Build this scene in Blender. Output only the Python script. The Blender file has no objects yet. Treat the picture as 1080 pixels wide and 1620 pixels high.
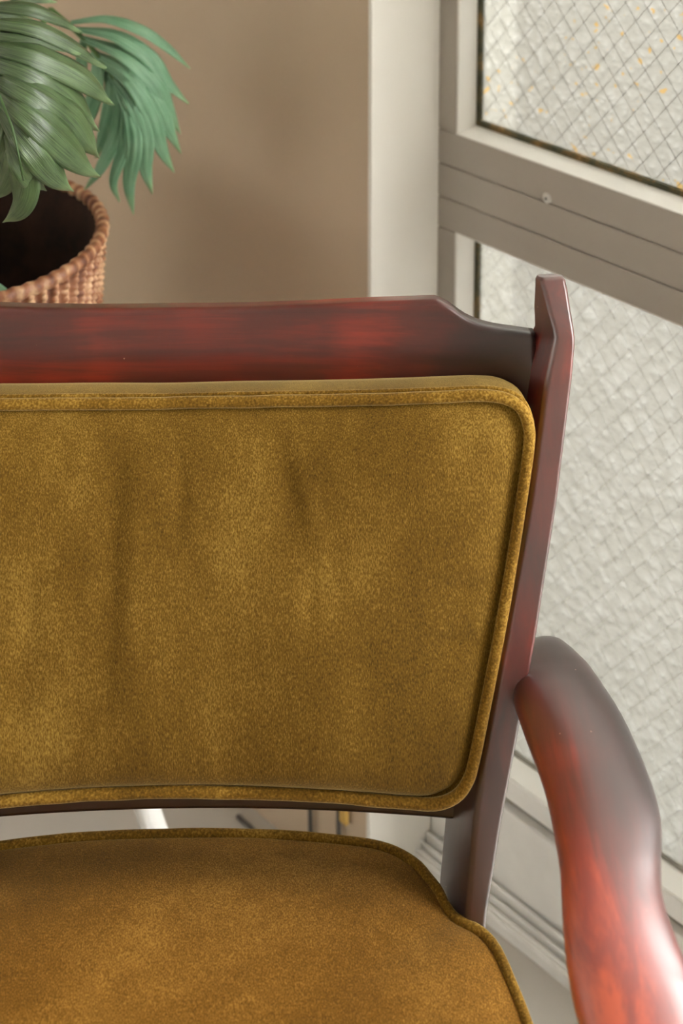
import bpy, bmesh, math, random
from math import sin, cos, tan, radians, pi, atan2, sqrt
from mathutils import Vector, Matrix
import mathutils.noise as mn

random.seed(7)
scene = bpy.context.scene
COL = scene.collection

# ------------------------------------------------------------------ camera
F = 2400.0; PITCH = radians(8); CAMH = 1.35
CYP = -760 + F * tan(PITCH)              # optical axis lies above the frame (rising-front lens)
cam_data = bpy.data.cameras.new('camera')
cam = bpy.data.objects.new('camera', cam_data); COL.objects.link(cam)
cam.location = (0, 0, CAMH)
cam.rotation_euler = (pi / 2 - PITCH, 0, 0)
cam_data.sensor_fit = 'VERTICAL'; cam_data.sensor_height = 36.0; cam_data.sensor_width = 24.0
cam_data.lens = 36.0 * F / 1620.0
cam_data.shift_y = (CYP - 810) / 1620.0
cam_data.clip_start = 0.02; cam_data.clip_end = 60
cam_data.dof.use_dof = True
cam_data.dof.focus_distance = 1.07
cam_data.dof.aperture_fstop = 5.6
cam_data.dof.aperture_blades = 0
scene.camera = cam

# ------------------------------------------------------------------ world, exposure
world = bpy.data.worlds.new('world'); scene.world = world
world.use_nodes = True
wn = world.node_tree.nodes
bg = wn['Background']
bg.inputs['Color'].default_value = (1.0, 0.985, 0.955, 1)
bg.inputs['Strength'].default_value = 7.0
vs = scene.view_settings
scene.display_settings.display_device = 'sRGB'
vs.view_transform = 'Standard'; vs.look = 'None'; vs.gamma = 1.0; vs.exposure = 1.4
vs.use_curve_mapping = False
try:
    scene.cycles.use_denoising = True
    scene.cycles.max_bounces = 10
    scene.cycles.diffuse_bounces = 6
    scene.cycles.transparent_max_bounces = 12
except Exception:
    pass

# ------------------------------------------------------------------ helpers
FW = Vector((0, cos(PITCH), -sin(PITCH))); UP = Vector((0, sin(PITCH), cos(PITCH)))
def at(x, y, Y):
    """room point seen at pixel (x, y) at distance Y in front of the camera position"""
    d = FW + Vector((1, 0, 0)) * ((x - 540) / F) - UP * ((y - CYP) / F)
    return Vector((0, 0, CAMH)) + d * (Y / d.y)

def link(name, me, mat=None, parent=None, smooth=False):
    o = bpy.data.objects.new(name, me); COL.objects.link(o)
    if mat: me.materials.append(mat)
    if parent: o.parent = parent
    if smooth:
        for p in me.polygons: p.use_smooth = True
    return o

def mesh(name, verts, faces, mat=None, parent=None, smooth=False):
    me = bpy.data.meshes.new(name)
    me.from_pydata([tuple(v) for v in verts], [], faces)
    me.update()
    bm = bmesh.new(); bm.from_mesh(me)
    bmesh.ops.recalc_face_normals(bm, faces=bm.faces)
    bm.to_mesh(me); bm.free()
    return link(name, me, mat, parent, smooth)

def empty(name, loc=(0, 0, 0), rz=0.0, parent=None):
    o = bpy.data.objects.new(name, None); COL.objects.link(o)
    o.location = loc; o.rotation_euler = (0, 0, rz); o.empty_display_size = 0.05
    if parent: o.parent = parent
    return o

def tag(o, label=None, cat=None, group=None, kind=None):
    if label: o['label'] = label
    if cat: o['category'] = cat
    if group: o['group'] = group
    if kind: o['kind'] = kind
    return o

def boxdata(x0, x1, y0, y1, z0, z1):
    v = [(x0,y0,z0),(x1,y0,z0),(x1,y1,z0),(x0,y1,z0),(x0,y0,z1),(x1,y0,z1),(x1,y1,z1),(x0,y1,z1)]
    f = [(0,3,2,1),(4,5,6,7),(0,1,5,4),(1,2,6,5),(2,3,7,6),(3,0,4,7)]
    return v, f

def box(name, x0, x1, y0, y1, z0, z1, mat, parent=None, bevel=0.0, seg=2):
    v, f = boxdata(x0, x1, y0, y1, z0, z1)
    o = mesh(name, v, f, mat, parent)
    if bevel:
        m = o.modifiers.new('bevel', 'BEVEL'); m.width = bevel; m.segments = seg; m.limit_method = 'ANGLE'
        for p in o.data.polygons: p.use_smooth = True
        w = o.modifiers.new('wn', 'WEIGHTED_NORMAL'); w.keep_sharp = True
    return o

def loft(name, rings, mat, parent=None, smooth=True, cap=True, wn_=True, closed_path=False):
    n = len(rings[0]); v = [p for r in rings for p in r]; f = []
    R = len(rings)
    for i in range(R if closed_path else R - 1):
        a = i * n; b = ((i + 1) % R) * n
        for j in range(n):
            k = (j + 1) % n
            f.append((a + j, a + k, b + k, b + j))
    if cap and not closed_path:
        f.append(tuple(reversed(range(n)))); f.append(tuple(range((R - 1) * n, R * n)))
    o = mesh(name, v, f, mat, parent, smooth)
    if wn_:
        w = o.modifiers.new('wn', 'WEIGHTED_NORMAL'); w.keep_sharp = True
    return o

def rrect(w0, w1, h0, h1, r, seg=4):
    """rounded rectangle outline, ccw, list of (a, b)"""
    pts = []
    for cx, cy, a0 in ((w1 - r, h1 - r, 0), (w0 + r, h1 - r, 90), (w0 + r, h0 + r, 180), (w1 - r, h0 + r, 270)):
        for k in range(seg + 1):
            a = radians(a0 + 90 * k / seg)
            pts.append((cx + r * cos(a), cy + r * sin(a)))
    return pts

def catmull(pts, per=8, closed=False):
    P = [Vector(p) for p in pts]; out = []; n = len(P)
    rng = range(n if closed else n - 1)
    for i in rng:
        if closed:
            p0, p1, p2, p3 = P[i - 1], P[i], P[(i + 1) % n], P[(i + 2) % n]
        else:
            p1, p2 = P[i], P[i + 1]
            p0 = P[i - 1] if i > 0 else p1 * 2 - p2
            p3 = P[i + 2] if i + 2 < n else p2 * 2 - p1
        for k in range(per):
            t = k / per
            out.append(0.5 * ((2 * p1) + (p2 - p0) * t + (2 * p0 - 5 * p1 + 4 * p2 - p3) * t * t + (3 * p1 - p0 - 3 * p2 + p3) * t ** 3))
    if not closed: out.append(P[-1].copy())
    return out

def resample(pts, n, closed=True):
    P = list(pts) + ([pts[0]] if closed else [])
    L = [0]
    for i in range(1, len(P)): L.append(L[-1] + (P[i] - P[i - 1]).length)
    out = []; j = 0
    for k in range(n):
        d = L[-1] * k / (n if closed else n - 1)
        while j < len(L) - 2 and L[j + 1] < d: j += 1
        t = (d - L[j]) / max(1e-9, L[j + 1] - L[j])
        out.append(P[j].lerp(P[j + 1], t))
    return out

def tube_rings(path, rad, n=10, closed=False, ref=Vector((0, 0, 1))):
    rings = []; m = len(path)
    for i, p in enumerate(path):
        a = path[i - 1] if (i > 0 or closed) else path[i]
        b = path[(i + 1) % m] if (i < m - 1 or closed) else path[i]
        t = (b - a).normalized()
        s = t.cross(ref)
        if s.length < 1e-4: s = t.cross(Vector((1, 0, 0)))
        s.normalize(); q = s.cross(t)
        r = rad(i / max(1, m - 1)) if callable(rad) else rad
        rings.append([p + s * (r * cos(2 * pi * k / n)) + q * (r * sin(2 * pi * k / n)) for k in range(n)])
    return rings

def interp(x, xs, ys):
    if x <= xs[0]: return ys[0]
    for i in range(1, len(xs)):
        if x <= xs[i]:
            t = (x - xs[i - 1]) / (xs[i] - xs[i - 1]); return ys[i - 1] + (ys[i] - ys[i - 1]) * t
    return ys[-1]

# ------------------------------------------------------------------ materials
class N:
    def __init__(s, name):
        s.m = bpy.data.materials.new(name); s.m.use_nodes = True
        s.t = s.m.node_tree; s.b = s.t.nodes['Principled BSDF']; s.out = s.t.nodes['Material Output']
    def add(s, typ, **kw):
        n = s.t.nodes.new(typ)
        for k, v in kw.items():
            if k.startswith('i_'): n.inputs[k[2:].replace('_', ' ')].default_value = v
            else: setattr(n, k, v)
        return n
    def l(s, a, b): s.t.links.new(a, b)
    def set(s, **kw):
        for k, v in kw.items(): s.b.inputs[k.replace('_', ' ')].default_value = v
    def coord(s, which='Object', scale=(1, 1, 1)):
        tc = s.add('ShaderNodeTexCoord'); mp = s.add('ShaderNodeMapping')
        mp.inputs['Scale'].default_value = scale
        s.l(tc.outputs[which], mp.inputs['Vector']); return mp.outputs['Vector']
    def noise(s, vec, scale, detail=4, rough=.5, dist=0):
        n = s.add('ShaderNodeTexNoise'); n.inputs['Scale'].default_value = scale
        n.inputs['Detail'].default_value = detail; n.inputs['Roughness'].default_value = rough; n.inputs['Distortion'].default_value = dist
        s.l(vec, n.inputs['Vector']); return n.outputs['Fac']
    def ramp(s, fac, stops):
        r = s.add('ShaderNodeValToRGB'); e = r.color_ramp.elements
        e[0].position, e[0].color = stops[0][0], (*stops[0][1], 1)
        e[1].position, e[1].color = stops[-1][0], (*stops[-1][1], 1)
        for p, c in stops[1:-1]:
            k = e.new(p); k.color = (*c, 1)
        s.l(fac, r.inputs['Fac']); return r.outputs['Color']
    def math(s, op, a, b=None, c=None, clamp=False):
        n = s.add('ShaderNodeMath', operation=op); n.use_clamp = clamp
        for i, v in enumerate((a, b, c)):
            if v is None: continue
            if isinstance(v, (int, float)): n.inputs[i].default_value = v
            else: s.l(v, n.inputs[i])
        return n.outputs[0]
    def mix(s, fac, a, b, blend='MIX'):
        n = s.add('ShaderNodeMix', data_type='RGBA', blend_type=blend)
        for i, v in ((0, fac), (6, a), (7, b)):
            if isinstance(v, (int, float)): n.inputs[i].default_value = v
            elif isinstance(v, tuple): n.inputs[i].default_value = (*v, 1)
            else: s.l(v, n.inputs[i])
        return n.outputs[2]
    def bump(s, h, strength=.2, dist=.001, normal=None):
        b = s.add('ShaderNodeBump'); b.inputs['Strength'].default_value = strength; b.inputs['Distance'].default_value = dist
        s.l(h, b.inputs['Height'])
        if normal: s.l(normal, b.inputs['Normal'])
        return b.outputs['Normal']
    def color(s, c): s.l(c, s.b.inputs['Base Color'])
    def normal(s, n): s.l(n, s.b.inputs['Normal'])

def paint(name, col, rough=.6, var=.04, nscale=6, bump=.05, bscale=120, spec=.4):
    n = N(name); v = n.coord()
    a = n.noise(v, nscale, 5, .6)
    d = tuple(c * (1 - var * 2) for c in col); e = tuple(min(1, c * (1 + var)) for c in col)
    n.color(n.ramp(a, [(.3, d), (.7, e)]))
    n.set(Roughness=rough, Specular_IOR_Level=spec)
    if bump: n.normal(n.bump(n.noise(v, bscale, 3), bump, .001))
    return n.m

def wood(name, axis, mode):
    """red-stained lacquered wood; axis = grain direction; mode picks where the dark stain sits"""
    n = N(name)
    sc = {'x': (1.2, 30, 30), 'y': (30, 1.2, 30), 'z': (30, 30, 1.2)}[axis]
    v = n.coord('Object', sc)
    vo = n.coord('Object')
    g1 = n.noise(v, 2.2, 6, .6, .6)
    g2 = n.noise(v, 9, 3, .6)
    big = n.noise(vo, 9, 3, .5, .4)
    sep = n.add('ShaderNodeSeparateXYZ'); n.l(vo, sep.inputs[0])
    X, Y, Z = sep.outputs
    if mode == 'rail':      # dark near both ends, red in the middle
        ax = n.math('ABSOLUTE', X)
        base = n.math('SUBTRACT', .64, n.math('MULTIPLY', n.math('SUBTRACT', ax, .13, clamp=True), 6.0))
        base = n.math('MAXIMUM', base, .08)
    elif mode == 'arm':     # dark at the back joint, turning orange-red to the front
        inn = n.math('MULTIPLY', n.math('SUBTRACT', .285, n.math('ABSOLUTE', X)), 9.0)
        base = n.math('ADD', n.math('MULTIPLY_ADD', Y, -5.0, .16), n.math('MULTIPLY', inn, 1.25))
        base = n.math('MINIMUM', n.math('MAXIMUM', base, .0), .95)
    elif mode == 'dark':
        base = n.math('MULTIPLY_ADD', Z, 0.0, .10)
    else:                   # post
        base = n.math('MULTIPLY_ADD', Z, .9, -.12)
    k = n.math('ADD', base, n.math('MULTIPLY', n.math('SUBTRACT', big, .5), .9))
    k = n.math('ADD', k, n.math('MULTIPLY', n.math('SUBTRACT', g1, .5), .75))
    k = n.math('ADD', k, n.math('MULTIPLY', n.math('SUBTRACT', g2, .5), .22))
    c = n.ramp(k, [(0, (.013, .0045, .0038)), (.3, (.034, .0065, .005)), (.6, (.085, .0095, .005)), (.85, (.22, .017, .006)), (1, (.42, .052, .010))])
    # small pale nicks
    vn = n.coord('Object', (1, 1, 1))
    vor = n.add('ShaderNodeTexVoronoi'); vor.inputs['Scale'].default_value = 60; n.l(vn, vor.inputs['Vector'])
    nk = n.math('LESS_THAN', vor.outputs['Distance'], .035)
    c = n.mix(n.math('MULTIPLY', nk, .5), c, (.55, .35, .25))
    n.color(c)
    rr = n.math('MULTIPLY_ADD', n.noise(vo, 30, 4), .16, .38 if mode == 'arm' else .30)
    n.l(rr, n.b.inputs['Roughness'])
    n.set(Specular_IOR_Level=.8, Coat_Weight=1.0, Coat_Roughness=.36 if mode == 'arm' else .27, Coat_IOR={'arm': 1.6, 'post': 1.6}.get(mode, 1.5))
    if mode not in ('arm', 'post'): n.set(Specular_IOR_Level=.4)
    n.normal(n.bump(n.math('ADD', g2, n.math('MULTIPLY', n.noise(vo, 140, 2), .4)), .05, .0006))
    return n.m

def velvet(name, pile, tint=(1, 1, 1), bands=(1, 1, .35)):
    n = N(name)
    vo = n.coord('Object')
    vp = n.coord('Object', pile)
    fine = n.noise(vp, 1350, 1, .5)
    mid = n.noise(n.coord('Object', (1, 1, .45)), 34, 5, .6, .5)
    big = n.noise(n.coord('Object', bands), 9, 4, .55, .5)
    k = n.math('ADD', n.math('MULTIPLY', fine, .52), n.math('MULTIPLY', mid, .18))
    k = n.math('ADD', k, n.math('MULTIPLY', big, .52))
    k = n.math('SUBTRACT', k, .045)
    c = n.ramp(k, [(p, tuple(a * b for a, b in zip(c, tint))) for p, c in ((.34, (.050, .024, .0018)), (.56, (.140, .074, .0070)), (.80, (.36, .225, .042)))])
    n.color(c)
    n.set(Roughness=.85, Specular_IOR_Level=.15, Sheen_Weight=.35, Sheen_Roughness=.4)
    n.b.inputs['Sheen Tint'].default_value = (1, .78, .35, 1)
    nm = n.bump(fine, .35, .0008)
    n.normal(nm)
    return n.m

M = {}
M['wall'] = paint('beige_wall_paint', (.55, .435, .315), .75, .03, 3, .08, 90)
M['white'] = paint('white_wall_paint', (.80, .78, .73), .6, .02, 3, .05, 90)
M['ceiling'] = paint('ceiling_paint', (.80, .78, .74), .8, .01)
M['floor'] = paint('pale_vinyl_floor', (.56, .53, .485), .36, .05, 4, .03, 60)
M['alu'] = paint('grey_aluminium', (.39, .352, .303), .38, .03, 8, .02, 200, .5)
M['alu_light'] = paint('pale_aluminium', (.84, .83, .79), .4, .03, 10, .02, 200, .5)
M['track'] = paint('white_track', (.86, .855, .83), .6, .05, 10, .03, 100, .5)
M['groove'] = paint('groove_grey', (.27, .25, .21), .8, .1, 60)  # darker grey-brown tone for the rail gaps and the lower gasket
M['concrete'] = paint('balcony_concrete', (.30, .295, .28), .8, .06)
M['wire'] = paint('wire', (.15, .14, .125), .5, .05)
M['wire_pale'] = paint('sunken_wire', (.40, .39, .36), .6, .05)
M['screw'] = paint('screw_steel', (.60, .58, .53), .3, .05, 200, 0, 10, .6)
M['stool'] = paint('white_lacquer', (.80, .79, .76), .4, .02)
M['cord'] = paint('dark_cord', (.10, .09, .08), .5, .05)
M['tagyel'] = paint('yellow_plastic', (.62, .40, .10), .5, .05)
M['wood_rail'] = wood('red_stained_wood_rail', 'x', 'rail')
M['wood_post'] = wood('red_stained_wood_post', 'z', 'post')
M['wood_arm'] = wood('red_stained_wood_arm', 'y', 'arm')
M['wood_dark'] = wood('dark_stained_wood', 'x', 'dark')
M['velvet_back'] = velvet('gold_velvet_back', (1, 1, .30))
M['velvet_seat'] = velvet('gold_velvet_seat', (1, .5, 1), (1.25, 1.04, 1.0), (.5, .7, 1))
M['velvet_piping'] = velvet('gold_velvet_piping', (.5, .5, .5), (1.22, 1.18, 1.15))

def gasket_mat():
    n = N('mouldy_gasket'); v = n.coord()
    a = n.noise(v, 45, 5, .7)
    n.color(n.ramp(a, [(.3, (.02, .022, .012)), (.5, (.07, .065, .03)), (.62, (.22, .12, .03)), (.75, (.35, .33, .26))]))
    n.set(Roughness=.8); n.normal(n.bump(n.noise(v, 90, 4), .6, .002)); return n.m
M['gasket'] = gasket_mat()

def glass_mat(name, flecks):
    """obscured wired glass: pebbled, scatters daylight through"""
    n = N(name); v = n.coord()
    vor = n.add('ShaderNodeTexVoronoi', feature='SMOOTH_F1'); vor.inputs['Scale'].default_value = 125 if flecks else 95
    vd = n.add('ShaderNodeVectorMath', operation='ADD')
    nz = n.add('ShaderNodeTexNoise'); nz.inputs['Scale'].default_value = 60; n.l(v, nz.inputs['Vector'])
    sc = n.add('ShaderNodeVectorMath', operation='SCALE'); sc.inputs['Scale'].default_value = .012
    n.l(nz.outputs['Color'], sc.inputs[0]); n.l(v, vd.inputs[0]); n.l(sc.outputs[0], vd.inputs[1])
    n.l(vd.outputs[0], vor.inputs['Vector'])
    peb = vor.outputs['Distance']
    nor = n.bump(n.math('ADD', peb, n.math('MULTIPLY', n.noise(v, 70, 4), .5)), .8 if not flecks else .5, .004)
    big = n.noise(v, 3.0, 3)
    tcol = n.ramp(n.math('ADD', n.math('MULTIPLY', peb, .75), n.math('ADD', n.math('MULTIPLY', big, .30), n.math('MULTIPLY', n.noise(v, 45, 3), .25))), [(.30, (.164, .162, .154)), (.45, (.148, .1455, .137)), (.62, (.133, .130, .120))])
    if flecks:
        v2 = n.coord('Object', (1.0, 1.0, 1.0))
        sp = n.noise(v2, 115, 2, .5); area = n.noise(v2, 7, 2)
        fk = n.math('MULTIPLY', n.math('GREATER_THAN', sp, .665), n.math('GREATER_THAN', area, .46))
        tcol = n.mix(n.math('MULTIPLY', fk, .85), tcol, (.19, .12, .036))
    tr = n.add('ShaderNodeBsdfTranslucent'); n.l(tcol, tr.inputs['Color']); n.l(nor, tr.inputs['Normal'])
    rf = n.add('ShaderNodeBsdfRefraction'); rf.inputs['IOR'].default_value = 1.03; rf.inputs['Roughness'].default_value = .55
    n.l(tcol, rf.inputs['Color']); n.l(nor, rf.inputs['Normal'])
    gl = n.add('ShaderNodeBsdfGlossy'); gl.inputs['Roughness'].default_value = .18; gl.inputs['Color'].default_value = (.9, .9, .9, 1); n.l(nor, gl.inputs['Normal'])
    m1 = n.add('ShaderNodeMixShader'); m1.inputs[0].default_value = .55; n.l(tr.outputs[0], m1.inputs[1]); n.l(rf.outputs[0], m1.inputs[2])
    fr = n.add('ShaderNodeFresnel'); fr.inputs['IOR'].default_value = 1.45; n.l(nor, fr.inputs['Normal'])
    m2 = n.add('ShaderNodeMixShader'); n.l(fr.outputs[0], m2.inputs[0]); n.l(m1.outputs[0], m2.inputs[1]); n.l(gl.outputs[0], m2.inputs[2])
    n.l(m2.outputs[0], n.out.inputs['Surface']); return n.m
M['glass_up'] = glass_mat('wired_glass_upper', True)
M['glass_low'] = glass_mat('wired_glass_lower', False)
def clear_mat():
    n = N('clear_glass_skin'); t = n.add('ShaderNodeBsdfTransparent'); t.inputs['Color'].default_value = (.93, .94, .92, 1)
    n.l(t.outputs[0], n.out.inputs['Surface']); return n.m
M['glass_clear'] = clear_mat()

def blind_mat():
    n = N('fill_blind_cloth'); t = n.add('ShaderNodeBsdfTranslucent'); t.inputs['Color'].default_value = (.30, .295, .285, 1)
    d = n.add('ShaderNodeBsdfDiffuse'); d.inputs['Color'].default_value = (.8, .79, .76, 1)
    m = n.add('ShaderNodeMixShader'); m.inputs[0].default_value = .25
    n.l(t.outputs[0], m.inputs[1]); n.l(d.outputs[0], m.inputs[2]); n.l(m.outputs[0], n.out.inputs['Surface']); return n.m
M['blind'] = blind_mat()
def leaf_mat(name, dark, light, gloss):
    n = N(name)
    uv = n.add('ShaderNodeUVMap'); sep = n.add('ShaderNodeSeparateXYZ'); n.l(uv.outputs[0], sep.inputs[0])
    U, V = sep.outputs[0], sep.outputs[1]          # U along the lobe, V across
    st = n.add('ShaderNodeCombineXYZ'); n.l(n.math('MULTIPLY', U, 3.0), st.inputs[0]); n.l(n.math('MULTIPLY', V, 22.0), st.inputs[1])
    streak = n.noise(st.outputs[0], 1.4, 4, .6)
    big = n.noise(n.coord('Object'), 22, 3)
    k = n.math('ADD', n.math('MULTIPLY', streak, .8), n.math('MULTIPLY', big, .35))
    c = n.ramp(k, [(.42, dark), (.72, light)])
    tip = n.math('MULTIPLY', n.math('SUBTRACT', U, .82, clamp=True), 4.0, clamp=True)
    c = n.mix(tip, c, (.34, .52, .24))
    n.color(c); n.set(Roughness=gloss, Specular_IOR_Level=.8, Coat_Weight=.3 if gloss < .35 else .1, Coat_Roughness=.3)
    n.b.inputs['Subsurface Weight'].default_value = 0
    n.normal(n.bump(streak, .45, .0014))
    tr = n.add('ShaderNodeBsdfTranslucent'); n.l(c, tr.inputs['Color'])
    mx = n.add('ShaderNodeMixShader'); mx.inputs[0].default_value = .22
    n.l(n.b.outputs[0], mx.inputs[1]); n.l(tr.outputs[0], mx.inputs[2]); n.l(mx.outputs[0], n.out.inputs['Surface'])
    return n.m
M['leaf_front'] = leaf_mat('dark_leaf', (.014, .040, .007), (.13, .215, .082), .34)
M['leaf_back'] = leaf_mat('fresh_leaf', (.075, .25, .115), (.31, .55, .34), .42)
M['midrib'] = paint('dark_midrib', (.05, .10, .03), .4, .1)
M['stem'] = paint('green_stem', (.10, .19, .06), .5, .1)
def basket_mat():
    n = N('woven_rattan'); v = n.coord()
    sp = n.add('ShaderNodeSeparateXYZ'); n.l(v, sp.inputs[0])
    ang = n.math('ARCTAN2', sp.outputs[1], sp.outputs[0])
    st = n.math('MULTIPLY_ADD', n.math('SINE', n.math('MULTIPLY', ang, 65.0)), .10, 0.0)
    a = n.math('ADD', n.noise(v, 45, 4, .6), st)
    n.color(n.ramp(a, [(.3, (.11, .032, .012)), (.5, (.32, .13, .06)), (.68, (.66, .42, .24))]))
    n.set(Roughness=.5); n.normal(n.bump(n.noise(v, 220, 3), .3, .001)); return n.m
M['basket'] = basket_mat()
M['basket_in'] = paint('dark_basket_lining', (.030, .012, .006), .9, .4, 40)
M['soil'] = paint('dark_soil', (.02, .012, .008), .95, .4, 60, .8, 80)

# ------------------------------------------------------------------ the room
A = atan2(2540 * cos(PITCH), F)                       # heading of the window wall
KX, KY = 0.02769, 1.31511                             # room-side corner where the wall turns into the window reveal
RZ = A - pi / 2
FR = Matrix.Translation((KX, KY, 0)) @ Matrix.Rotation(RZ, 4, 'Z')   # frame: x along the wall to the right, y outwards, z up
def put(o):
    o.matrix_world = FR; return o
SW = 2.56; HW = 2.05; CEIL = 2.42; D0 = .0939         # window width, height, room height, depth of the sash face
EXTL = 2.1; EXTR = 3.2; DEEP = 3.4
def wallbox(name, parts, mat):
    V = []; Fc = []
    for p in parts:
        v, f = boxdata(*p); k = len(V); V += v; Fc += [tuple(i + k for i in q) for q in f]
    return put(mesh(name, V, Fc, mat))
tag(wallbox('wall_window_side', [(-EXTL, -.004, 0, .22, 0, CEIL), (-.004, SW + .004, .0, .22, HW + .004, CEIL), (SW + .004, EXTR, 0, .22, 0, CEIL)], M['wall']), 'beige painted wall beside the glazed door', kind='structure')
tag(wallbox('trim_1', [(-.0042, 0, -.0006, .22, 0, HW), (SW, SW + .0042, -.0006, .22, 0, HW), (-.0042, SW + .0042, -.0006, .22, HW, HW + .0042)], M['white']), 'white painted window reveal', kind='structure')
tag(wallbox('floor', [(-EXTL, EXTR, -DEEP, .0655, -.05, 0)], M['floor']), 'pale grey vinyl floor', kind='structure')
tag(wallbox('ceiling', [(-EXTL, EXTR, -DEEP, .22, CEIL, CEIL + .05)], M['ceiling']), 'white ceiling', kind='structure')
tag(wallbox('wall_left', [(-EXTL - .12, -EXTL, -DEEP, .22, 0, CEIL)], M['white']), 'white side wall', kind='structure')
tag(wallbox('wall_right', [(EXTR, EXTR + .12, -DEEP, .22, 0, CEIL)], M['white']), 'white far side wall', kind='structure')
WX0, WX1, WZ0, WZ1 = -1.95, -.30, .85, 2.0
tag(wallbox('wall_back', [(-EXTL, WX0, -DEEP - .12, -DEEP, 0, CEIL), (WX1, EXTR, -DEEP - .12, -DEEP, 0, CEIL), (WX0, WX1, -DEEP - .12, -DEEP, 0, WZ0), (WX0, WX1, -DEEP - .12, -DEEP, WZ1, CEIL)], M['white']), 'pale wall behind the viewer', kind='structure')
w2 = put(empty('fill_window')); tag(w2, 'added fill-light window with a drawn white roller blind behind the viewer', kind='structure')  # unseen window added to fill the wall and door frame with light
for a in ((WX0, WX0 + .05, WZ0, WZ1), (WX1 - .05, WX1, WZ0, WZ1)): box('jamb', a[0], a[1], -DEEP - .10, -DEEP + .01, a[2], a[3], M['alu_light'], w2, .002)
for a in ((WZ0, WZ0 + .05), (WZ1 - .05, WZ1)): box('frame_rail', WX0 + .05, WX1 - .05, -DEEP - .10, -DEEP + .01, a[0], a[1], M['alu_light'], w2, .002)
mesh('fill_blind', [(WX0 + .05, -DEEP - .03, WZ0 + .05), (WX1 - .05, -DEEP - .03, WZ0 + .05), (WX1 - .05, -DEEP - .03, WZ1 - .05), (WX0 + .05, -DEEP - .03, WZ1 - .05)], [(0, 1, 2, 3)], M['blind'], w2)  # added blind, dims and softens the fill light
# balcony floor outside the door
tag(wallbox('balcony_slab', [(-1.2, EXTR, .22, 1.6, -.15, -.02)], M['concrete']), 'concrete balcony slab outside the door', kind='structure')

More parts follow.
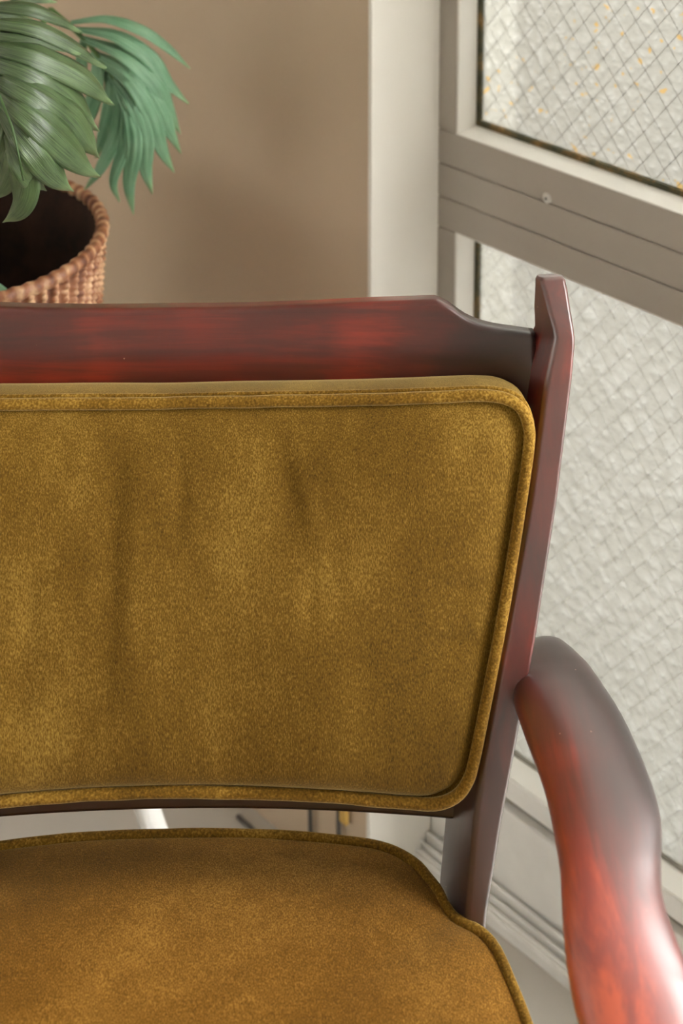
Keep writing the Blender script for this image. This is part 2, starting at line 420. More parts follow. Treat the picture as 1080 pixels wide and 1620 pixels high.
tag(wallbox('balcony_parapet', [(-1.2, EXTR, 1.48, 1.6, -.02, 1.12)], M['concrete']), 'concrete balcony parapet outside the door', kind='structure')
win = empty('window_1'); win.matrix_world = FR
tag(win, 'grey aluminium sliding door with wired obscured glass', kind='structure')
def wb(name, x0, x1, y0, y1, z0, z1, mat, bevel=0.0012, parent=win): return box(name, x0, x1, y0, y1, z0, z1, mat, parent, bevel)
ST = .0215                        # visible stile width
def sash(x0, x1, y0):
    """one sliding panel: stiles, rails in three bands, beads, gaskets, wired panes"""
    yb = y0 + .034; yg = y0 + .026
    for xa, xb in ((x0, x0 + ST), (x1 - .05, x1)):
        wb('stile', xa, xb, y0, yb, .676 + .098 + .0008, HW - .06, M['alu'])
        wb('stile', xa, xb, y0, yb, .125, .676 - .0008, M['alu'])
    for z0, z1 in ((.676, .7063), (.7072, .7398), (.7407, .774)):
        wb('middle_rail_band', x0, x1, y0, yb, z0, z1, M['alu'])
    wb('rail_core', x0 + .002, x1 - .002, y0 + .0022, yb, .678, .772, M['groove'], 0)
    wb('top_rail', x0, x1, y0, yb, HW - .06, HW - .005, M['alu'])
    for za, zb, gm in ((.774, HW - .06, 'glass_up'), (.140, .676, 'glass_low')):
        xa, xb = x0 + ST, x1 - .05
        # glazing beads: shallow light-coloured returns down to the glass
        def prism(pts, lo, hi, horiz):
            V = []
            for t in (lo, hi):
                for (a, b) in pts:
                    V.append((t, a, b) if horiz else (a, b, t))
            k = len(pts); Fc = [tuple(range(k)), tuple(range(2 * k - 1, k - 1, -1))] + [(i, (i + 1) % k, k + (i + 1) % k, k + i) for i in range(k)]
            return mesh('glazing_bead', V, Fc, M['alu_light'], win)
        bw = .0065
        prism([(xa, y0 + .001), (xa + bw * .35, y0 + .001), (xa + bw, yg), (xa, yg)], za, zb, False)
        prism([(xb - bw, yg), (xb - bw * .35, y0 + .001), (xb, y0 + .001), (xb, yg)], za, zb, False)
        prism([(y0 + .0005, za), (y0 + .0005, za + .0012), (yg, za + .005), (yg, za)], xa, xb, True)
        prism([(y0 + .001, zb), (yg, zb), (yg, zb - .004), (y0 + .001, zb - .001)], xa, xb, True)
        g = .0045
        wb('gasket', xa + bw - .001, xa + bw + g, yg - .003, yg + .003, za + .004, zb - .004, M['gasket'], 0)
        wb('gasket', xb - bw - g, xb - bw + .001, yg - .003, yg + .003, za + .004, zb - .004, M['gasket'], 0)
        wb('gasket', xa + bw, xb - bw, yg - .004, yg + .003, za + .0035, za + .005 + (g if za > .5 else .0015), M['gasket' if za > .5 else 'groove'], 0)
        wb('gasket', xa + bw, xb - bw, yg - .003, yg + .003, zb - .005 - g * .6, zb - .0035, M['gasket'], 0)
        pane = wb('pane', xa + .002, xb - .002, yg, yg + .006, za + .002, zb - .002, M[gm], 0)
        pane.data.materials.append(M['glass_clear'])     # only the pebbled room-side skin scatters
        for pf in pane.data.polygons:
            if pf.normal.y > -.5: pf.material_index = 1
        # diamond wire mesh lying in the room-side skin of the glass
        V = []; Fc = []; r = .00029 if gm == 'glass_up' else .0002; px = .0215; slope = 1.3; y = yg - .0002
        X0, X1, Z0_, Z1_ = xa + bw, xb - bw, za + .006, zb - .006
        for sgn in (1, -1):
            c = -((Z1_ - Z0_) / slope + px) if sgn > 0 else 0
            top = (X1 - X0) if sgn > 0 else (X1 - X0) + (Z1_ - Z0_) / slope
            while c < top:
                # line: x = X0 + c + sgn * (z - Z0)/slope
                za_, zb_ = Z0_, Z1_
                xs = X0 + c; xe = X0 + c + sgn * (Z1_ - Z0_) / slope
                def clip(xq): return Z0_ + (xq - X0 - c) * slope * sgn
                zz = [Z0_, Z1_]
                if sgn > 0:
                    if xs < X0: zz[0] = clip(X0)
                    if xe > X1: zz[1] = clip(X1)
                else:
                    if xs > X1: zz[0] = clip(X1)
                    if xe < X0: zz[1] = clip(X0)
                c += px
                if zz[1] - zz[0] < .004: continue
                pts = [(X0 + c - px + sgn * (q - Z0_) / slope, q) for q in zz]
                dx, dz = pts[1][0] - pts[0][0], pts[1][1] - pts[0][1]; L = sqrt(dx * dx + dz * dz)
                ox, oz = -dz / L * r, dx / L * r; k = len(V)
                for (qx, qz) in pts:
                    V += [(qx + ox, y, qz + oz), (qx, y - r, qz), (qx - ox, y, qz - oz), (qx, y + r, qz)]
                Fc += [(k + i, k + (i + 1) % 4, k + 4 + (i + 1) % 4, k + 4 + i) for i in range(4)]
        w = mesh('wire_mesh', V, Fc, M['wire' if gm == 'glass_up' else 'wire_pale'], pane); tag(w, kind='stuff')
    # bottom rail with its pale bead, gap and broad face
    wb('bottom_rail', x0, x1, y0 - .001, yb, .118, .140, M['track'])
    wb('rail_core', x0, x1, y0 + .006, yb, .100, .122, M['groove'], 0)
    wb('kick_rail', x0, x1, y0 - .003, yb, .0118, .108, M['track'], .002)
    return
sash(0.0, .66, D0)
sash(SW - .96, SW, D0 + .04)          # middle of the door left open, added as an unseen daylight source
# screw on the middle rail of the near sash
sv = []; sf = []
rings = []
for r, d in ((.0001, -.0016), (.0028, -.0016), (.0042, -.0008), (.0050, .0), (.0050, .002)):
    rings.append([Vector((.1278 + r * cos(2 * pi * k / 20), D0 + d, .7448 + r * sin(2 * pi * k / 20))) for k in range(20)])
scr = loft('screw', rings, M['screw'], win, True, True, False)
box('screw_slot', .1278 - .0011, .1278 + .0011, D0 - .0020, D0 - .0010, .7448 - .0011, .7448 + .0011, M['cord'], scr)
# threshold with tracks
wb('threshold', 0, SW, D0 - .0285, D0 + .09, -.02, .012, M['track'], .002)
wb('track_rib', 0, SW, D0 - .026, D0 - .0235, .012, .017, M['track'], .0008)
wb('track_rib', 0, SW, D0 - .018, D0 - .0155, .012, .020, M['track'], .0008)
wb('track_rib', 0, SW, D0 - .010, D0 - .0065, .012, .025, M['track'], .0008)
wb('head_frame', 0, SW, D0 - .02, D0 + .1, HW - .006, HW, M['alu'])

# ------------------------------------------------------------------ the chair
TH = radians(1.2); CO = (-.120, .8885, 0)
REC = tan(radians(14)); Z0 = .42; KB = .32
chair = empty('armchair', CO, TH)
tag(chair, 'red-stained wooden armchair with mustard velvet seat and back cushions', 'armchair')

def backy(z): return (z - Z0) * REC
# ---- back posts, running down into the rear legs
ZS  = [0.0, .10, .25, .36, .4253, .4827, .5213, .5956, .6794, .760, .7800, .7862]
XL  = [.150, .166, .187, .197, .2037, .2097, .2166, .2329, .2508, .2640, .2690, .2705]
XR  = [.178, .190, .205, .213, .2185, .2297, .2385, .2548, .2706, .2830, .2852, .2853]
DP  = [.030, .036, .044, .047, .047, .046, .045, .043, .041, .039, .037, .034]
YF  = [.110, .070, .025, .006, None, None, None, None, None, None, None, None]
def post(sg):
    rings = []
    zs = sorted(set([i * .02 for i in range(0, 39)] + ZS))
    zs = [z for z in zs if z <= .7862]
    def ring(xl, xr, yf, z, d, r, tilt=.0):
        ph = radians(18); out = []
        w = xr - xl
        for (a, b) in rrect(0, w, 0, d, r, 4):
            x = xl + a * cos(radians(4)) - b * sin(ph); y = yf + b * cos(ph) + a * sin(radians(4))
            out.append(Vector((sg * x, y, z - (b * .22 if z > .3 else 0))))
        return out if sg > 0 else out[::-1]
    for z in zs:
        yf = backy(z) if z > .40 else interp(z, [0, .1, .25, .36, .40], [.110, .070, .025, .004, backy(.40)])
        rings.append(ring(interp(z, ZS, XL), interp(z, ZS, XR), yf, z, interp(z, ZS, DP), .0035))
    # finial: front face sloping back, narrowing to a thin top
    for t, z, dy, xl, xr, d in ((0, .790, .004, .2700, .2850, .032), (1, .797, .0105, .2680, .2843, .0265), (2, .808, .022, .2655, .2835, .016), (3, .8125, .0265, .2640, .2828, .0115), (4, .8145, .0295, .2645, .2815, .0085)):
        rings.append(ring(xl, xr, backy(.7862) + dy, z + .0015, d, .0034 if t < 4 else .003))
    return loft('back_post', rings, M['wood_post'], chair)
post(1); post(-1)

# ---- top rail
def rail_top(x):
    x = abs(x)
    return interp(x, [0, .03, .06, .10, .15, .175, .187, .1906, .194, .1975, .2018, .2070, .2129, .2195, .2261, .2330, .2394, .257, .28],
                     [.787, .787, .7876, .7895, .7932, .7950, .7960, .7962, .7952, .7937, .7915, .7880, .7846, .7822, .7806, .7795, .7790, .7778, .777])
def rail(name, xs, ztop, zbot, off, thick, r, mat):
    rings = []
    nrm = Vector((0, cos(radians(14)), -sin(radians(14)))); upv = Vector((0, sin(radians(14)), cos(radians(14))))
    for x in xs:
        zt, zb = ztop(x), zbot(x)
        base = Vector((x, off + (zb - Z0) * REC - KB * x * x, zb)); h = (zt - zb) / upv.z
        ring = []
        for (a, b) in rrect(0, thick, 0, h, r, 4):
            ring.append(base + nrm * a + upv * b)
        rings.append(ring)
    return loft(name, rings, mat, chair)
xs = sorted(set([i * .004 for i in range(-65, 66)] + [s * v for s in (1, -1) for v in (.187, .1906, .194, .1975)]))
rail('top_rail', xs, rail_top, lambda x: .728, .045, .019, .0045, M['wood_rail'])
xs = [i * .01 for i in range(-21, 22)]
rail('lower_rail', xs, lambda x: .497, lambda x: .4585, .045, .020, .003, M['wood_dark'])

# ---- back cushion
half = [(0, .7480), (.05, .7490), (.10, .7503), (.15, .7530), (.19, .7562), (.215, .7585), (.232, .7580), (.2425, .7530), (.2475, .743), (.2480, .728),
        (.2382, .6703), (.229, .6225), (.2178, .571), (.2085, .531), (.2045, .5190), (.197, .5095), (.1835, .5035), (.165, .5025), (.1457, .5030), (.09, .5043), (.03, .5050)]
loop = [Vector((x, 0, z)) for x, z in half] + [Vector((-x, 0, z)) for x, z in reversed(half[1:])]
NO = 360
cl = resample(catmull(loop, 8, True), NO)
CC = Vector((0, 0, .628))
def cush_y(x, z, off): return off + (z - Z0) * REC - KB * x * x
def crease(x, z):
    d = 0
    for cx, cz, wx, wz, amp, sl in ((-.033, .66, .009, .07, .0017, .05), (-.020, .66, .012, .08, -.0012, .05), (.086, .70, .008, .030, .0014, -.25), (.098, .69, .010, .035, -.0010, -.25), (.012, .70, .006, .025, .0018, 0),
                                  (.205, .64, .020, .006, .0022, .0), (.200, .605, .022, .005, .0022, .0), (.10, .635, .005, .02, .0016, .1), (-.09, .60, .008, .06, .0015, .1)):
        xx = x - cx - sl * (z - cz)
        d += amp * math.exp(-(xx / wx) ** 2 - ((z - cz) / wz) ** 2)
    d += .0030 * mn.noise(Vector((x * 14, 3.1, z * 9)))
    return d
def boxpt(q, off): return Vector((q.x, cush_y(q.x, q.z, 0) + off * cos(radians(14)), q.z - off * sin(radians(14))))
def cushion_back():
    V = []; Fc = []
    NR = 70
    ss = [1 - (k / NR) ** 1.0 for k in range(NR)]
    def pt(p, s, off): 
        q = CC + (p - CC) * s; return q
    rows = []
    # back edge, boxing, then front face rings
    prof = [(.90, .046), (.985, .045), (1.004, .041), (1.014, .032), (1.016, .018), (1.012, .009), (1.000, .003), (.990, .0030)]
    for s, off in prof:
        rows.append([boxpt(pt(p, s, off), off) for p in cl])
    for s in ss:
        s2 = s * .984
        row = []
        for p in cl:
            q = pt(p, s2, 0)
            bul = .019 * (1 - (s2 / .984) ** 6) ** .62 - .0022
            fade = min(1, (1 - s2) * 7)
            row.append(Vector((q.x, cush_y(q.x, q.z, 0) - bul + crease(q.x, q.z) * fade + .0015, q.z)))
        rows.append(row)
    for r in rows: V += r
    for i in range(len(rows) - 1):
        for j in range(NO):
            k = (j + 1) % NO
            Fc.append((i * NO + j, i * NO + k, (i + 1) * NO + k, (i + 1) * NO + j))
    Fc.append(tuple(range((len(rows) - 1) * NO, len(rows) * NO))); Fc.append(tuple(reversed(range(NO))))
    return mesh('back_cushion', V, Fc, M['velvet_back'], chair, True)
bc = cushion_back()
def piping(loop3, r, parent, ref, name='piping'):
    return loft(name, tube_rings(loop3, r, 10, True, ref), M['velvet_piping'], parent, True, False, False, True)
piping([Vector((p.x, cush_y(p.x, p.z, -.0012) + .0006 * mn.noise(Vector((p.x * 40, 0, p.z * 40))), p.z + .0008 * mn.noise(Vector((p.x * 25, 5, p.z * 25))))) for p in cl], .0040, bc, Vector((0, 1, 0)))
piping([boxpt(q, .0085) for q in (CC + (p - CC) * 1.011 for p in cl)], .0020, bc, Vector((0, 1, 0)), 'seam_welt')

# ---- seat
sh = [(0, .0755), (.054, .0746), (.09, .0715), (.13, .0665), (.150, .0620), (.163, .0555), (.174, .0460), (.181, .0355), (.1865, .0270), (.1915, .0135), (.1965, .0055), (.204, .0005),
      (.2124, -.005), (.2190, -.0130), (.2235, -.0235), (.2273, -.0365), (.235, -.068), (.246, -.13), (.258, -.24), (.263, -.33), (.258, -.385), (.235, -.412), (.18, -.422), (.09, -.427)]
sloop = [Vector((x, y, 0)) for x, y in sh] + [Vector((0, -.428, 0))] + [Vector((-x, y, 0)) for x, y in reversed(sh[1:])]
NSE = 360
sl = resample(catmull(sloop, 8, True), NSE)
SC = Vector((0, -.165, 0))
def seat():
    rows = []
    for s, z in ((.95, .345), (.985, .348), (.997, .358), (1.0, .375), (1.002, .40), (1.0, .4165)):
        rows.append([Vector(((SC + (p - SC) * s).x, (SC + (p - SC) * s).y, z)) for p in sl])
    NR = 60
    for k in range(NR):
        s = .992 * (1 - k / NR)
        row = []
        for p in sl:
            q = SC + (p - SC) * s
            z = .4185 + .022 * (1 - s ** 4) ** .9 + .002 * mn.noise(Vector((q.x * 9, q.y * 9, 1))) * min(1, (1 - s) * 6)
            row.append(Vector((q.x, q.y, z)))
        rows.append(row)
    V = [p for r in rows for p in r]; Fc = []
    for i in range(len(rows) - 1):
        for j in range(NSE):
            k = (j + 1) % NSE
            Fc.append((i * NSE + j, i * NSE + k, (i + 1) * NSE + k, (i + 1) * NSE + j))
    Fc.append(tuple(range((len(rows) - 1) * NSE, len(rows) * NSE))); Fc.append(tuple(reversed(range(NSE))))
    return mesh('seat_cushion', V, Fc, M['velvet_seat'], chair, True)
sc_ = seat()
piping([Vector((p.x, p.y, .4195 + .0008 * mn.noise(Vector((p.x * 25, p.y * 25, 3))))) for p in sl], .0036, sc_, Vector((0, 0, 1)))

# ---- seat frame
def bar(name, a, b, w, h, mat, r=.003):
    a = Vector(a); b = Vector(b); t = (b - a).normalized(); s = t.cross(Vector((0, 0, 1))).normalized(); q = s.cross(t)
    rings = [[p + s * u + q * v for (u, v) in rrect(-w / 2, w / 2, -h / 2, h / 2, r, 3)] for p in (a, a.lerp(b, .5), b)]
    return loft(name, rings, mat, chair)
bar('seat_rail', (-.27, -.395, .318), (.27, -.395, .318), .024, .055, M['wood_dark'])
bar('seat_rail', (-.19, .022, .318), (.19, .022, .318), .024, .055, M['wood_dark'])
for sg in (1, -1):
    bar('seat_rail', (sg * .208, .03, .318), (sg * .275, -.39, .318), .024, .055, M['wood_dark'])

# ---- armrests and front legs
AY = [.0900, .0860, .0760, .0600, .0480, .0350, .0080, -.0335, -.0650, -.0930, -.1140, -.1352, -.1545, -.1685, -.200, -.250, -.300, -.335, -.350, -.358]
AI = [.2640, .2560, .2490, .2430, .2395, .2375, .2405, .2468, .2482, .2480, .2459, .2443, .2452, .2477, .252, .258, .263, .269, .276, .284]
AO = [.2720, .2790, .2850, .2930, .2970, .3010, .3080, .3140, .3150, .3087, .3054, .3085, .3148, .3198, .326, .328, .324, .318, .310, .300]
AZ = [.5550, .5555, .5560, .5570, .5575, .5580, .5585, .5580, .5565, .5540, .5500, .5440, .5365, .5310, .517, .495, .476, .464, .459, .457]
AT = [.0060, .0150, .0230, .0290, .0320, .0340, .0360, .0370, .0370, .0365, .0370, .0380, .0390, .0390, .038, .036, .031, .026, .018, .008]
def arm(sg):
    rings = []; N_ = 28
    prof = catmull([Vector((AY[i], AI[i], AO[i])) for i in range(len(AY))], 6)
    prof2 = catmull([Vector((AY[i], AZ[i], AT[i])) for i in range(len(AY))], 6)
    for a, b in zip(prof, prof2):
        cx = (a.y + a.z) / 2; hw = (a.z - a.y) / 2; hh = b.z / 2
        ring = []
        for k in range(N_):
            t = 2 * pi * k / N_
            c, s = cos(t), sin(t); e = .82
            x = cx + hw * math.copysign(abs(c) ** e, c); z = b.y + hh * math.copysign(abs(s) ** e, s) 
            ring.append(Vector((sg * x, a.x, z)))
        rings.append(ring if sg > 0 else ring[::-1])
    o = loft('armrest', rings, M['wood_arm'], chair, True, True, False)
    return o
for sg in (1, -1):
    arm(sg)
    rings = []
    for z, w, d, x, y in ((0, .022, .026, .283, -.325), (.15, .028, .032, .285, -.320), (.32, .034, .042, .287, -.315), (.40, .032, .040, .289, -.312), (.470, .036, .046, .290, -.306)):
        rr = [Vector((sg * (x + a), y + b, z)) for (a, b) in rrect(-w / 2, w / 2, -d / 2, d / 2, .006, 4)]
        rings.append(rr if sg > 0 else rr[::-1])
    loft('front_leg', rings, M['wood_post'], chair)

# ------------------------------------------------------------------ plant, basket, stool
BY = 1.27
rim = at(-67, 372, BY)
BR = abs((at(163, 372, BY) - rim).x); BZ = rim.z; BH = .30
basket = empty('wicker_basket', (rim.x, rim.y, BZ - BH))
tag(basket, 'brown woven wicker basket holding the leafy plant', 'basket')
def basket_wall():
    V = []; Fc = []; NT = 520; rows = 52; nst = 130
    for i in range(rows * 4 + 1):
        z = BH * i / (rows * 4) - .004
        row = i / 4.0
        ph = (int(row) % 2) * pi
        R = BR * (.80 + .19 * (z / BH)) 
        prof = abs(sin(pi * (row % 1.0)))
        for j in range(NT):
            a = 2 * pi * j / NT
            d = .0034 * (.35 + .65 * prof) * (.5 + .8 * sin(nst / 2 * a + ph * .18))
            V.append(((R + d) * cos(a), (R + d) * sin(a), max(z, 0)))
    n = rows * 4 + 1
    for i in range(n - 1):
        for j in range(NT):
            k = (j + 1) % NT; Fc.append((i * NT + j, i * NT + k, (i + 1) * NT + k, (i + 1) * NT + j))
    return mesh('woven_wall', V, Fc, M['basket'], basket, True)
basket_wall()
def ring_prof(name, prof, mat, n=120, wob=None):
    rings = []
    for k in range(n):
        a = 2 * pi * k / n
        rings.append([Vector(((r + (wob(a) if wob else 0)) * cos(a), (r + (wob(a) if wob else 0)) * sin(a), z)) for r, z in prof])
    return loft(name, rings, mat, basket, True, False, False, True)
tp = [(BR * .985 + .0055 * cos(t * pi / 5), BH + .006 * sin(t * pi / 5)) for t in range(10)]
ring_prof('rim', tp, M['basket'], 240, lambda a: .0012 * sin(a * 60))
ring_prof('lining', [(BR * .96, BH - .002), (BR * .90, BH * .5), (BR * .80, .02), (BR * .79, .016), (BR * .89, BH * .5), (BR * .95, BH - .004)], M['basket_in'])
V = [(0, 0, .055)] + [(BR * .82 * cos(2 * pi * k / 48), BR * .82 * sin(2 * pi * k / 48), .05 + .01 * random.random()) for k in range(48)]
V += [(0, 0, .0)] + [(BR * .78 * cos(2 * pi * k / 48), BR * .78 * sin(2 * pi * k / 48), .001) for k in range(48)]
Fc = [(0, 1 + k, 1 + (k + 1) % 48) for k in range(48)] + [(49, 50 + (k + 1) % 48, 50 + k) for k in range(48)] + [(1 + k, 50 + k, 50 + (k + 1) % 48, 1 + (k + 1) % 48) for k in range(48)]
mesh('soil', V, Fc, M['soil'], basket)

# stool
SH = BZ - BH
stool = empty('plant_stool', (rim.x, rim.y, 0)); tag(stool, 'white stool with splayed legs under the wicker basket', 'stool')
rings = [[Vector((r * cos(2 * pi * k / 48), r * sin(2 * pi * k / 48), z)) for k in range(48)] for r, z in ((.10, SH - .024), (.125, SH - .022), (.13, SH - .016), (.13, SH - .005), (.126, SH - .0005), (.10, SH))]
loft('stool_top', rings, M['stool'], stool)
for k in range(4):
    a = radians(-15 + 90 * k); d = Vector((cos(a), sin(a), 0))
    path = [d * (.10 + .135 * t) + Vector((0, 0, (SH - .02) * (1 - t))) for t in (0, .25, .5, .75, 1)]
    loft('leg', tube_rings(path, lambda t: .0125 - .002 * t, 16, False, Vector((0, 1, .1))), M['stool'], stool, True, True, False)

# plant
plant = empty('leafy_plant', (rim.x, rim.y, SH + .05)); tag(plant, 'large split-leaf green plant growing in the wicker basket', 'plant')
PINV = Matrix.Translation(-Vector(plant.location))
def lobes_mesh(name, lobes, mat, fold=.25, thick=.0007):
    """leaf of pointed, pleated lobes; each lobe = (centre line of room points, half width, roll)"""
    V = []; Fc = []; UV = []
    for pts, hw, roll in lobes:
        path = resample(catmull(pts, 8), 26, False); n = len(path); W = 9
        k0 = len(V)
        for i, p in enumerate(path):
            t = i / (n - 1)
            tan_ = (path[min(i + 1, n - 1)] - path[max(i - 1, 0)]).normalized()
            view = Vector((0, -.80, .60))
            side = tan_.cross(view).normalized(); nor = side.cross(tan_).normalized()
            sd = side * cos(roll) + nor * sin(roll); nn = nor * cos(roll) - side * sin(roll)
            w = hw * (.30 + .70 * min(1, t / .40)) * (1 - max(0, (t - .58) / .42) ** 1.7) + .0003
            for j in range(W):
                v = (j / (W - 1)) * 2 - 1
                h = -fold * hw * abs(v) * (1 - .4 * t) + .0009 * cos(v * pi * 2.5) * (1 - t)
                V.append(PINV @ (p + sd * (v * w) + nn * h))
                UV.append((t, v * .5 + .5 + k0 * .37))
        for i in range(n - 1):
            for j in range(W - 1):
                a = k0 + i * W + j; Fc.append((a, a + 1, a + W + 1, a + W))
    me = bpy.data.meshes.new(name); me.from_pydata([tuple(v) for v in V], [], Fc); me.update()
    uvl = me.uv_layers.new(name='UVMap')
    for lp in me.loops: uvl.data[lp.index].uv = UV[lp.vertex_index]
    o = link(name, me, mat, plant, True)
    m = o.modifiers.new('solidify', 'SOLIDIFY'); m.thickness = thick; m.offset = 0
    return o
def P(lst): return [at(x, y, d) for x, y, d in lst]
PXM = 1 / 1900.0
front = []
def fl(pts, w, roll=0): front.append((P(pts), w * PXM * 1.08, roll + .30))
fl([(-55, 10, 1.15), (0, 6, 1.13), (55, 12, 1.13), (100, 31, 1.15), (129, 50, 1.17)], 13, .2)
fl([(-50, 30, 1.13), (0, 32, 1.11), (60, 42, 1.11), (120, 72, 1.13), (169, 107, 1.16)], 14, .15)
fl([(-45, 45, 1.12), (0, 52, 1.105), (50, 58, 1.105), (100, 72, 1.12), (128, 85, 1.13)], 11, .15)
fl([(-40, 62, 1.11), (0, 70, 1.09), (60, 84, 1.09), (120, 112, 1.11), (155, 138, 1.125), (181, 166, 1.145)], 21, .1)
fl([(-32, 85, 1.10), (5, 95, 1.08), (60, 116, 1.08), (110, 150, 1.10), (140, 184, 1.12), (158, 208, 1.14)], 22, .1)
fl([(-22, 108, 1.09), (20, 125, 1.07), (70, 152, 1.07), (115, 188, 1.09), (143, 225, 1.11), (158, 251, 1.13)], 25, .1)
fl([(-10, 138, 1.085), (30, 163, 1.06), (75, 198, 1.06), (115, 236, 1.08), (140, 262, 1.10), (160, 280, 1.115)], 25, .05)
fl([(2, 170, 1.08), (35, 205, 1.055), (65, 240, 1.055), (92, 275, 1.07), (117, 303, 1.09)], 23, .05)
fl([(12, 205, 1.075), (32, 240, 1.055), (48, 270, 1.055), (62, 288, 1.07), (74, 302, 1.08)], 19, 0)
fl([(20, 225, 1.075), (34, 262, 1.055), (38, 295, 1.06), (28, 328, 1.07), (4, 352, 1.085)], 19, -.1)
fl([(18, 215, 1.08), (18, 250, 1.07), (10, 280, 1.08), (-8, 315, 1.10)], 15, -.2)
fl([(8, 185, 1.085), (2, 220, 1.075), (-10, 255, 1.09), (-30, 290, 1.11)], 16, -.2)
fl([(-5, 150, 1.09), (-25, 190, 1.09), (-55, 225, 1.11), (-80, 260, 1.14)], 20, -.2)
fl([(-15, 115, 1.095), (-45, 150, 1.10), (-80, 185, 1.12), (-120, 220, 1.15)], 22, -.2)
fl([(-28, 85, 1.11), (-65, 110, 1.12), (-110, 140, 1.14), (-155, 180, 1.18)], 22, -.2)
fl([(-40, 60, 1.12), (-80, 70, 1.13), (-130, 95, 1.15), (-175, 130, 1.18)], 22, -.2)
lf = lobes_mesh('leaf', front, M['leaf_front'], .55); tag(lf, 'dark glossy nearest leaf')
midp = P([(-62, -10, 1.18), (-48, 40, 1.13), (-25, 95, 1.085), (0, 155, 1.063), (20, 205, 1.048), (30, 250, 1.044), (37, 285, 1.05)])
def tubeobj(name, pts, r0, r1, mat, parent):
    pts = [PINV @ p for p in resample(catmull(pts, 6), 30, False)]
    return loft(name, tube_rings(pts, lambda t: r0 + (r1 - r0) * t, 8), mat, parent, True, True, False)
tubeobj('midrib', midp, .0022, .0008, M['midrib'], lf)
back = []
def bl(pts, w, roll=0): back.append((P(pts), w * PXM * .96, roll + .1))
bl([(112, 34, 1.31), (167, 29, 1.30), (222, 46, 1.30), (262, 72, 1.31), (301, 108, 1.32)], 11, .3)
bl([(118, 44, 1.31), (180, 54, 1.295), (235, 88, 1.295), (266, 130, 1.30), (299, 164, 1.31)], 15, .25)
bl([(130, 58, 1.31), (195, 84, 1.29), (245, 130, 1.29), (268, 175, 1.30), (286, 212, 1.31)], 17, .2)
bl([(145, 80, 1.31), (205, 112, 1.285), (248, 160, 1.29), (268, 205, 1.30), (287, 243, 1.31)], 16, .15)
bl([(160, 98, 1.305), (208, 132, 1.28), (238, 180, 1.285), (256, 235, 1.295), (276, 273, 1.31)], 15, .1)
bl([(172, 115, 1.305), (208, 160, 1.28), (228, 215, 1.285), (230, 265, 1.295), (241, 307, 1.31)], 15, 0)
bl([(180, 125, 1.305), (203, 175, 1.28), (212, 230, 1.285), (204, 290, 1.30), (211, 340, 1.31)], 14, 0)
bl([(182, 125, 1.305), (198, 170, 1.285), (198, 225, 1.29), (179, 285, 1.30), (189, 320, 1.31)], 11, -.1)
bl([(178, 118, 1.31), (188, 160, 1.29), (184, 210, 1.295), (160, 262, 1.30), (133, 300, 1.31)], 13, -.2)
bl([(165, 100, 1.31), (174, 140, 1.30), (170, 185, 1.30), (158, 225, 1.31), (150, 250, 1.32)], 15, -.3)
bl([(150, 80, 1.315), (152, 120, 1.30), (142, 170, 1.31), (120, 215, 1.33)], 17, -.3)
bl([(130, 62, 1.32), (125, 110, 1.31), (110, 150, 1.32), (85, 190, 1.34)], 17, -.3)
lb = lobes_mesh('leaf', back, M['leaf_back'], .30); tag(lb, 'paler leaf hanging behind')
tubeobj('midrib', P([(80, 15, 1.33), (115, 45, 1.315), (150, 82, 1.305), (180, 125, 1.30), (200, 170, 1.295)]), .0026, .0012, M['stem'], lb)
# high third leaf just entering at the top edge
top = []
def tl(pts, w, roll=0): top.append((P(pts), w * PXM, roll))
tl([(-70, -30, 1.22), (-20, -22, 1.20), (40, -8, 1.20), (90, 3, 1.22)], 13, .2)
tl([(-70, -15, 1.23), (-20, 8, 1.21), (20, 22, 1.22), (52, 30, 1.24)], 14, .2)
tl([(-70, -45, 1.22), (-20, -50, 1.20), (40, -40, 1.20), (95, -22, 1.22)], 15, .2)
lt = lobes_mesh('leaf', top, M['leaf_front'], .25)
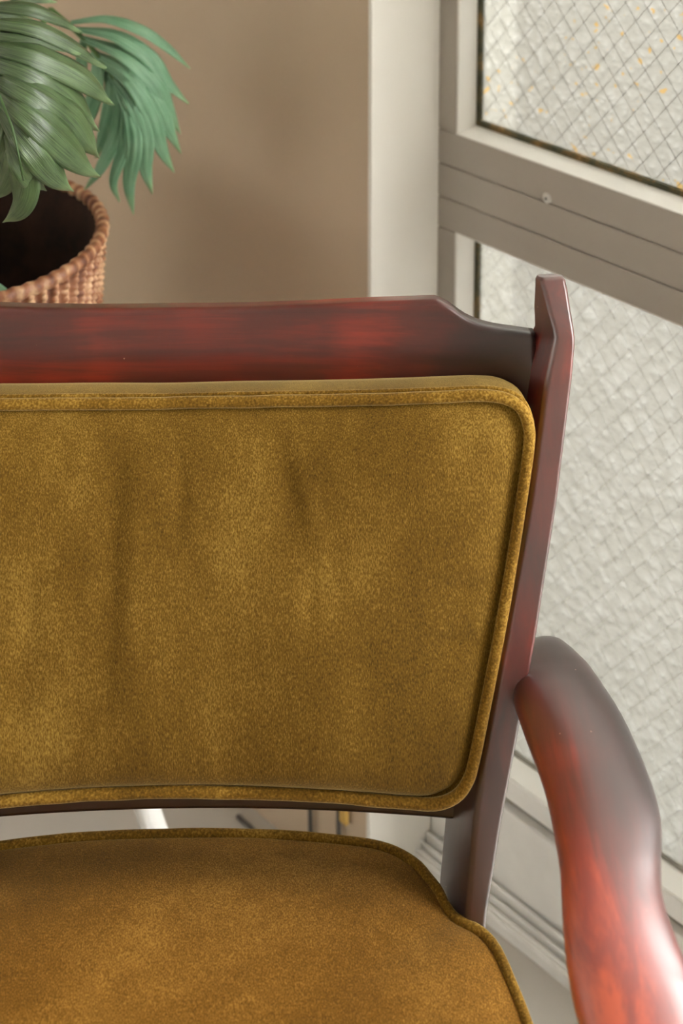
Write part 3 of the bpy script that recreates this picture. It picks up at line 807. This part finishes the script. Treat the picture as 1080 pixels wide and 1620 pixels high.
# small leaf inside the basket and the stems
low = []
low.append((P([(-60, 440, 1.22), (-30, 452, 1.20), (0, 462, 1.19), (25, 470, 1.19)]), 14 * PXM, 0))
lobes_mesh('leaf', low, M['leaf_back'], .2)
base = Vector((rim.x - .06, rim.y + .02, SH + .05))
for tip, mid in ((midp[0], Vector((rim.x - .05, rim.y - .02, BZ + .15))), (at(80, 15, 1.33), Vector((rim.x + .06, rim.y + .02, BZ + .15))), (at(-70, -20, 1.22), Vector((rim.x - .01, rim.y, BZ + .2))), (at(-60, 440, 1.22), Vector((rim.x - .01, rim.y - .01, BZ - .06)))):
    b = base + Vector((random.uniform(-.02, .02), random.uniform(-.02, .02), -.005))
    tubeobj('stem', [b, b.lerp(mid, .5) + Vector((0, 0, .02)), mid, tip], .0045, .0028, M['stem'], plant)

# ------------------------------------------------------------------ wall socket with two cords hanging down the wall
sock = put(empty('wall_socket')); tag(sock, 'white wall socket low on the beige wall behind the armchair', 'socket')
box('cover_plate', -.128, -.018, -.007, -.0003, .325, .395, M['stool'], sock, .002)
for k, xx in enumerate((-.095, -.051)):
    box('outlet', xx - .014, xx + .014, -.0085, -.0065, .340, .380, M['alu_light'], sock, .001)
def cord(pts, label):
    path = resample(catmull([Vector(p) for p in pts], 8), 60, False)
    root = put(empty('power_cord')); tag(root, label, 'cord', 'cords hanging from the wall socket')
    loft('cable', tube_rings(path, .0024, 8, False, Vector((0, 1, 0))), M['cord'], root, True, True, False)
    p = path[0]
    box('plug', p.x - .010, p.x + .010, -.030, -.0087, p.z - .004, p.z + .018, M['cord'], root, .003)
    return root
cord([(-.095, -.024, .352), (-.095, -.030, .30), (-.088, -.012, .22), (-.0765, -.006, .13), (-.0765, -.006, .07), (-.0765, -.006, .02), (-.083, -.010, .004), (-.11, -.02, .003), (-.17, -.02, .003)], 'dark power cord hanging down the wall, the one farther from the white reveal')
c2 = cord([(-.051, -.024, .352), (-.051, -.030, .30), (-.044, -.012, .22), (-.0375, -.006, .13), (-.0365, -.006, .08), (-.0350, -.006, .03), (-.030, -.014, .004), (-.01, -.045, .003)], 'dark power cord hanging down the wall nearest the white reveal')
box('cord_tag', -.0345, -.0245, -.0078, -.0035, .078, .094, M['tagyel'], c2, .001)
